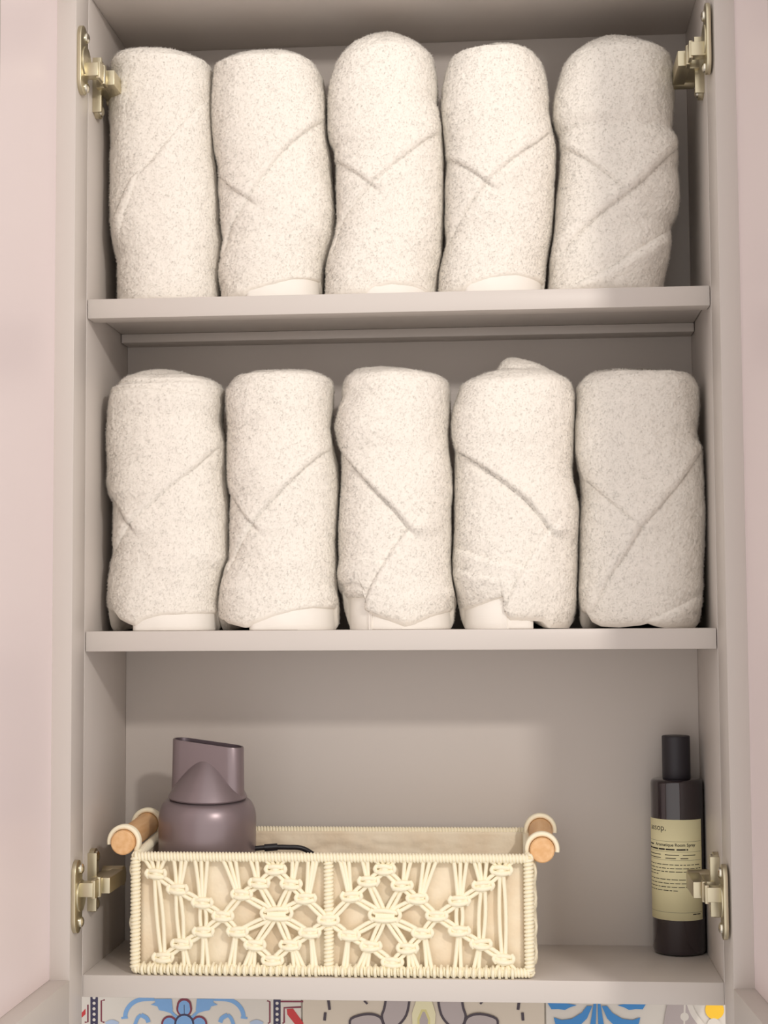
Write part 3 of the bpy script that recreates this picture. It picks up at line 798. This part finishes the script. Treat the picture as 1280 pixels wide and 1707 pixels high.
YF = BY0
zt, zb = BZ1, BZ0
for name, p0, p1 in (
        ('frame_rail', (BX0, YF, zt), (BX1, YF, zt)), ('frame_rail', (BX0, YF, zb), (BX1, YF, zb)),
        ('frame_rail', (BX0, BY1, zt + .006), (BX1, BY1, zt + .006)), ('frame_rail', (BX0, BY1, zb), (BX1, BY1, zb)),
        ('frame_rail', (BX0, YF, zt), (BX0, BY1, zt + .006)), ('frame_rail', (BX1, YF, zt), (BX1, BY1, zt + .006)),
        ('frame_rail', (BX0, YF, zb), (BX0, BY1, zb)), ('frame_rail', (BX1, YF, zb), (BX1, BY1, zb)),
        ('frame_post', (BX0, YF, zb), (BX0, YF, zt)), ('frame_post', (BX1, YF, zb), (BX1, YF, zt)),
        ('frame_post', (-0.0548, YF + .001, zb), (-0.0548, YF + .001, zt)),
        ('frame_post', (BX0, BY1, zb), (BX0, BY1, zt + .006)), ('frame_post', (BX1, BY1, zb), (BX1, BY1, zt + .006))):
    b = MB()
    coil(b, p0, p1, pitch=0.0030 if 'post' in name else 0.0026, r=0.0013 if 'post' in name else 0.0011)
    b.build(name, M['cord'], basket, smooth=True, angle=80)

# knotted net on the front
net = MB()
CR = 0.00170


def cordline(a, c, off=0.0, sag=0.0, y=0.0, r=CR):
    """One cord from a to c (mm, in the front plane), pushed sideways by off."""
    a, c = Vector((a[0] / 1000, a[1] / 1000)), Vector((c[0] / 1000, c[1] / 1000))
    d = (c - a).normalized()
    nrm = Vector((-d.y, d.x)) * off
    P = []
    for i in range(7):
        t = i / 6
        q = a.lerp(c, t) + nrm * (0.45 + 0.55 * math.sin(math.pi * t)) + Vector((0, -sag * math.sin(math.pi * t)))
        P.append((q.x, YF - 0.0005 + y - 0.0012 * (1 - math.sin(math.pi * t)), q.y))
    net.tube(P, r, 7)


def pair(a, c, gap=0.0021, y=0.0):
    cordline(a, c, gap, y=y)
    cordline(a, c, -gap, y=y)


def knot(p, s=1.0):
    """A square knot: wraps of cord drawn across the bundle."""
    x, z = p[0] / 1000, p[1] / 1000
    for k, (dz, dy, w) in enumerate(((0.0020, -0.0026, 0.0062), (-0.0012, -0.0034, 0.0070))):
        w *= s
        tilt = random.uniform(-0.0008, 0.0008)
        P = []
        for i in range(11):
            t = -1 + 2 * i / 10
            P.append((x + w * t, YF + dy * (1.25 - abs(t) ** 2.2) + 0.0008, z + dz * s + 0.0010 * s * (1 - t * t) * (1 if k == 0 else -0.6) + tilt * t))
        net.tube(smooth_path(P, 2), 0.0019, 7)
    for sx in (-1, 1):
        P = [(x + sx * w * 0.9, YF - 0.0006, z + 0.0034 * s), (x + sx * w * 1.12, YF - 0.0022, z + 0.0008 * s), (x + sx * w * 0.85, YF - 0.0006, z - 0.0026 * s)]
        net.tube(smooth_path(P, 4), 0.0017, 7)
    if s == 1.0:
        net.tube([(x, YF + 0.0004, z + 0.0036), (x, YF - 0.0006, z), (x, YF + 0.0004, z - 0.0036)], 0.0036, 10)
    else:
        net.tube([(x - 0.007, YF + 0.0006, z), (x, YF - 0.0004, z), (x + 0.007, YF + 0.0006, z)], 0.0036, 10)


ZT, ZB = BZ1 * 1000 - 2, BZ0 * 1000 + 2
for KN, sg in ((KNOTS_A, 1), (KNOTS_B, -1)):
    K = dict(KN)
    lattice = [('K1', 'K2'), ('K2', 'K3'), ('K3', 'K4'), ('K4', 'K12'), ('K12', 'K13'), ('K13', 'K14'), ('K14', 'K15'), ('K15', 'K16'), ('K16', 'K10'),
               ('K19', 'K18'), ('K18', 'K17'), ('K17', 'K4'), ('K4', 'K5'), ('K5', 'K6'), ('K6', 'K7'), ('K7', 'K8'), ('K8', 'K9'), ('K9', 'K10')]
    for a, c in lattice:
        pair(K[a], K[c], 0.0019)
    for c in ('K5', 'K6', 'K8', 'K9', 'K12', 'K13', 'K15', 'K16'):
        pair(K['S'], K[c], 0.0019, y=0.0004)
    for a, c in (('K1', 'K19'), ('K2', 'K18'), ('K3', 'K17')):
        pair(K[a], K[c], 0.0026, y=0.0006)

    def up(k, xs, z=ZT, y=0.0008):
        for dx in xs:
            cordline((K[k][0] + sg * dx, z), (K[k][0] + sg * dx * 0.25, K[k][1]), y=y)

    up('K1', (-9, -4, 2, 7))
    up('K2', (-3, 3, 7))
    up('K3', (-6, -1, 4))
    up('K5', (-15, -10, -5))
    up('K6', (-7, -2))
    up('K7', (-8, -3, 2, 7))
    up('K8', (1, 5))
    up('K9', (2, 6, 9))
    up('K19', (-9, -4, 1, 6), ZB)
    up('K18', (2, 6), ZB)
    up('K17', (-1, 4), ZB)
    up('K12', (-7, -3), ZB)
    up('K13', (-9, -5, -1), ZB)
    up('K14', (-9, -5, -1, 3, 7), ZB)
    up('K15', (3, 7, 11), ZB)
    up('K16', (2, 5), ZB)
    for k in K:
        if k == 'K10' and sg < 0:
            continue
        knot(K[k], 1.55 if k == 'S' else 1.0)
    # loops sitting on the top and bottom rails, where each cord is hitched on
    xa, xb = sorted((K['K1'][0] - sg * 10, K['K10'][0] - sg * 6))
    for zz in (BZ0,):
        i = 0
        x = xa
        while x < xb:
            X_ = x / 1000 + random.uniform(-.0004, .0004)
            d = -0.0042 if zz == BZ1 else 0.0042
            net.tube(smooth_path([(X_, YF + .002, zz + d), (X_, YF - .0046, zz + d * .5), (X_, YF - .0050, zz - d * .25), (X_, YF - .001, zz - d * 1.02), (X_, YF + .003, zz - d * .6)], 3), 0.0013, 6)
            x += 5.1
net.build('macrame_net', M['cord'], basket, smooth=True, angle=80)

# short nets on the two ends, seen edge-on as a scalloped fringe
for sx, X_ in ((-1, BX0), (1, BX1)):
    e = MB()
    for k in range(9):
        y = YF + 0.010 + k * 0.0118
        z = BZ0 + 0.003
        P = []
        for i in range(17):
            t = i / 16
            P.append((X_ + sx * (0.0015 + 0.0038 * abs(math.sin(math.pi * (t * 4 + 0.25 * (k % 2))))), y + 0.003 * math.sin(math.pi * (4 * t + k)), z + t * (BZ1 - BZ0 - 0.004)))
        e.tube(smooth_path(P, 2), 0.0015, 6)
    e.build('end_net', M['cord'], basket, smooth=True, angle=80)

# cotton lining: an open box of thin cloth
ln = MB()
nx, nz, ny = 80, 26, 34
x0, x1, y0, y1 = BX0 + 0.0025, BX1 - 0.0035, BY0 + 0.0068, BY1 - 0.0035


def cloth(P, f, amp):
    q = Vector(P)
    w = noise.noise(q * 38 + Vector((f, 0, 0))) * amp + noise.noise(q * 95 + Vector((0, f, 0))) * amp * 0.4
    return w


def panel(fn, nu, nv):
    k = [[fn(i / nu, j / nv) for i in range(nu + 1)] for j in range(nv + 1)]
    ln.add([p for row in k for p in row], [(j * (nu + 1) + i, j * (nu + 1) + i + 1, (j + 1) * (nu + 1) + i + 1, (j + 1) * (nu + 1) + i) for j in range(nv) for i in range(nu)])


env = lambda u, v: math.sin(math.pi * u) ** 0.5 * min(1, math.sin(math.pi * min(v, 0.98)) ** 0.5 + 0.1)


def front_cloth(u, v):
    P = (x0 + (x1 - x0) * u, y0, 0.0018 + (BZ1 - 0.004) * v)
    return (P[0], P[1] + (abs(cloth(P, 3, 0.004)) - .0008) * env(u, v), P[2])


def back_cloth(u, v):
    top = BZ1 + 0.0065
    P = (x0 + (x1 - x0) * u, y1, 0.0018 + (top - 0.002) * v)
    k = math.sin(math.pi * u) ** 0.4 * (1 if v < 0.93 else 0.3)
    wr = noise.noise(Vector((P[0] * 26, P[2] * 110, 5.0))) * 0.0045 + noise.noise(Vector((P[0] * 60, P[2] * 200, 9.0))) * 0.0022
    return (P[0], P[1] - abs(wr) * k - 0.0005, P[2])


panel(front_cloth, nx, nz)
panel(back_cloth, 110, 40)
for X_, sx in ((x0, 1), (x1, -1)):
    panel(lambda u, v, X_=X_, sx=sx: (X_ + sx * abs(cloth((X_, y0 + (y1 - y0) * u, v * .09), 7, 0.0008)) * env(u, v), y0 + (y1 - y0) * u, 0.0018 + (BZ1 - 0.002 + 0.006 * u) * v), ny, nz)
panel(lambda u, v: (x0 + (x1 - x0) * u, y0 + (y1 - y0) * v, 0.0018), nx, ny)
lining = ln.build('cotton_lining', M['lining'], basket, smooth=True, angle=70)
so = lining.modifiers.new('thickness', 'SOLIDIFY')
so.thickness = 0.0009
so.offset = 0

# dowels on cord loops
for X_, zf, zk in ((-0.2206, 0.1020, 0.1068), (0.1128, 0.0978, 0.1035)):
    sx = -1 if X_ < 0 else 1
    xc = BX0 if sx < 0 else BX1
    b = MB()
    yA, yB = 0.0080, 0.1120
    b.cyl((X_, yA, zf), (X_, yB, zk), 0.0097, 32, bev=0.0009)
    b.build('dowel_handle', M['wood'], basket, smooth=True, angle=35)
    for yy in (0.0150, 0.0960):
        tz = (yy - yA) / (yB - yA)
        zc = zf + (zk - zf) * tz
        zr = BZ1 + 0.006 * (yy - YF) / (BY1 - YF)
        lp = MB()
        R0 = 0.0118
        a0 = math.atan2(zr - zc, xc - X_)
        for dy in (-0.0016, 0.0016):
            P = [(xc, yy + dy, zr - 0.004), (xc + sx * 0.001, yy + dy, zr + 0.001)]
            for i in range(19):                            # over the top of the dowel and back underneath
                a = (math.radians(-32) if sx < 0 else math.radians(212)) + (-sx) * math.radians(222) * i / 18
                P.append((X_ + R0 * math.cos(a), yy + dy, zc + R0 * math.sin(a)))
            lp.tube(smooth_path(P, 3), 0.0020, 8)
        lp.build('cord_loop', M['cord'], basket, smooth=True, angle=80)

# ------------------------------------------------------------------ hair dryer standing nozzle up in the basket
DX, DY = -0.1637, 0.0645
dry = empty('hair_dryer', (DX, DY, 0.0030))
tag(dry, 'mauve metallic hair dryer with a flat slotted nozzle pointing up out of the basket', 'hair dryer')
dry_off = dry.location.copy()
R = 0.0402
b = MB()
prof = [(0.0, 0.0064), (R - 0.012, 0.0064), (R - 0.004, 0.008), (R, 0.014), (R, 0.098), (R, 0.1120)]
for k in range(1, 11):
    a = math.pi / 2 * k / 10
    prof.append((R - 0.0085 + 0.0085 * math.cos(a), 0.1150 + 0.0170 * math.sin(a)))
prof += [(0.0300, 0.1328), (0.0, 0.1330)]
b.lathe(prof, DX, DY, 96)
barrel = b.build('barrel', M['mauve'], dry, smooth=True, angle=30)
# nozzle: a cone that swallows the foot of a flat oval tube
nz_ = MB()
H0, H1 = 0.1332, 0.1785
prof = [(0.0, H0), (0.0318, H0), (0.0326, H0 + 0.0012)]
for k in range(1, 17):
    t = k / 16
    rr = 0.0326 * (1 - t) ** 1.0 + 0.0012 * math.sin(math.pi * t)
    prof.append((max(rr, 0.0), H0 + 0.0012 + 0.0412 * (t ** 0.92)))
nz_.lathe(prof, DX, DY, 96)
hw, ht = 0.0312, 0.0105
ns = 16
ring = []
for k in range(ns + 1):
    a = -math.pi / 2 + math.pi * k / ns
    ring.append((hw - ht + ht * math.cos(a), ht * math.sin(a)))
for k in range(ns + 1):
    a = math.pi / 2 + math.pi * k / ns
    ring.append((-(hw - ht) + ht * math.cos(a), ht * math.sin(a)))
yaw = math.radians(-12)
cs, sn = math.cos(yaw), math.sin(yaw)


def oval(sc, z, inset=0.0):
    out = []
    for x, y in ring:
        l = math.hypot(x, y)
        xx, yy = x * (1 - inset / hw) * sc, y * (1 - inset / ht) * sc
        out.append((DX + cs * xx - sn * yy, DY + sn * xx + cs * yy, z))
    return [(px_, py_, pz_ - (0.085 * (px_ - DX) if z > 0.16 else 0)) for px_, py_, pz_ in out]


rows = [oval(1.015, H0 + 0.002), oval(1.0, 0.152), oval(0.985, H1 - 0.0006), oval(0.972, H1), oval(0.985, H1, 0.0016), oval(0.975, H1 - 0.003, 0.0022), oval(0.95, H1 - 0.024, 0.003)]
n = len(ring)
vs = [p for r_ in rows for p in r_]
fs = []
for i in range(len(rows) - 1):
    for j in range(n):
        fs.append((i * n + j, i * n + (j + 1) % n, (i + 1) * n + (j + 1) % n, (i + 1) * n + j))
fs.append(tuple((len(rows) - 1) * n + j for j in range(n)))
nz_.add(vs, fs[:4 * n])
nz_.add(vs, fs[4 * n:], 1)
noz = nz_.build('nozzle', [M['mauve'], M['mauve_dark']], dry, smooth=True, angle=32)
b = MB()
b.cyl((DX + 0.034, DY + 0.004, 0.062), (DX + 0.150, DY + 0.012, 0.050), 0.0185, 32, bev=0.003)
b.build('handle', M['mauve'], dry, smooth=True, angle=35)
b = MB()
b.tube(smooth_path([(DX + 0.0385, DY, 0.0920), (DX + 0.052, DY + .002, 0.0930), (DX + 0.066, DY + .004, 0.0930), (DX + 0.079, DY + .006, 0.0918), (DX + 0.092, DY + .010, 0.083), (DX + 0.112, DY + .014, 0.068), (DX + 0.150, DY + .014, 0.052)], 6), 0.0021, 10)
b.cyl((DX + 0.0475, DY + .001, 0.0927), (DX + 0.058, DY + .003, 0.0933), 0.0030, 14)
b.build('power_cable', M['cable'], dry, smooth=True, angle=50)
# it leans a little forward and to the right
dry.rotation_euler = (math.radians(3.6), math.radians(1.2), 0)

# ------------------------------------------------------------------ spray bottle
BXC, BYC, BR = 0.2277, 0.1125, 0.0219
bot = empty('spray_bottle', (BXC, BYC, 0.0))
tag(bot, 'dark brown glass spray bottle with black cap and cream label, right of the basket', 'bottle')
b = MB()
b.lathe([(0, 0.0006), (BR - 0.003, 0.0004), (BR - 0.0008, 0.0012), (BR, 0.004), (BR, 0.1405), (BR - 0.0006, 0.1425), (BR - 0.002, 0.1436), (0.0125, 0.1440), (0.0, 0.1440)], BXC, BYC, 96)
b.build('bottle_body', M['glass_dark'], bot, smooth=True, angle=40)
b = MB()
b.lathe([(0, 0.1441), (0.0114, 0.1441), (0.0117, 0.1448), (0.0117, 0.1790), (0.0112, 0.1797), (0.0, 0.1798)], BXC, BYC, 64)
b.build('cap', M['cap'], bot, smooth=True, angle=35)
LR = BR + 0.00015
A0, A1 = -118.0, 62.0                               # label, degrees from facing the camera; + is to the right
ZL0, ZL1 = 0.0295, 0.1118
AX = math.radians(-5.6)                             # the bottle is turned a little to the left


def wrap(u, z, r):
    """u: millimetres along the label from the middle of its visible face."""
    a = u / (BR * 1000) + AX
    return (BXC + r * math.sin(a), BYC - r * math.cos(a), z)


lb = MB()
na = 60
us = [math.radians(A0 + (A1 - A0) * i / na) * BR * 1000 for i in range(na + 1)]
lb.add([wrap(u, z, LR) for z in (ZL0, ZL1) for u in us], [(i, i + 1, na + 2 + i, na + 1 + i) for i in range(na)])
label = lb.build('paper_label', M['paper'], bot, smooth=True, angle=60)
so = label.modifiers.new('thickness', 'SOLIDIFY')
so.thickness = 0.0001
so.offset = -1
ink = MB()
IR = LR + 0.00008


def text(s, u, z, size, bold=0.0):
    cu = bpy.data.curves.new('t', 'FONT')
    cu.body = s
    cu.size = size
    cu.offset = bold
    cu.resolution_u = 3
    ob = bpy.data.objects.new('t', cu)
    COL.objects.link(ob)
    dg = bpy.context.evaluated_depsgraph_get()
    dg.update()
    me = bpy.data.meshes.new_from_object(ob.evaluated_get(dg))
    bpy.data.objects.remove(ob)
    bpy.data.curves.remove(cu)
    bmx = bmesh.new()
    bmx.from_mesh(me)
    bmesh.ops.triangulate(bmx, faces=bmx.faces)
    ink.add([wrap(u + v.co.x, z + v.co.y / 1000, IR) for v in bmx.verts], [[v.index for v in f.verts] for f in bmx.faces])
    bmx.free()
    bpy.data.meshes.remove(me)


def bar(u0, u1, z, h):
    k = max(1, int((u1 - u0) / 1.2))
    uu = [u0 + (u1 - u0) * i / k for i in range(k + 1)]
    ink.add([wrap(u, zz, IR) for zz in (z - h / 2000, z + h / 2000) for u in uu], [(i, i + 1, k + 2 + i, k + 1 + i) for i in range(k)])


text('aesop.', -28.4, 0.1026, 7.4, 0.0)
text('Aromatique Room Spray', -20.6, 0.0900, 3.55, 0.06)


def words(u0, u1, z, h, lo, hi, gap):
    """A line of print too small to read: word-long strokes."""
    u = u0
    while u < u1 - 0.8:
        w = min(random.uniform(lo, hi), u1 - u)
        bar(u, u + w, z, h)
        u += w + gap


words(-33.0, -22.4, 0.0907, 1.1, 4, 7, 0.8)
words(-33.0, -2.6, 0.0874, 1.2, 6, 11, 0.8)
words(-1.0, 8.6, 0.0874, 1.2, 5, 9, 0.7)
bar(-36, 22, 0.0940, 0.16)
bar(-36, 22, 0.0856, 0.16)
bar(-36, 22, 0.0787, 0.16)
bar(-36, 22, 0.0360, 0.16)
for z, segs in ((0.0829, ((-33, -15), (-11, 1), (4, 15.2))), (0.0802, ((-33, -15), (-10.5, -1.6), (2, 8.6)))):
    for a, c in segs:
        bar(a, c, z, 0.62)
for z, e in ((0.0749, 21), (0.0719, 21), (0.0692, 19), (0.0668, -18), (0.0628, 20), (0.0597, 21), (0.0567, 16), (0.0538, -0.5)):
    words(-33.5, e, z, 0.6, 1.6, 5.5, 0.9)
bar(12, 15.5, 0.0345, 0.8)
bar(16, 20, 0.0345, 0.8)
ink.build('label_print', M['ink'], label)
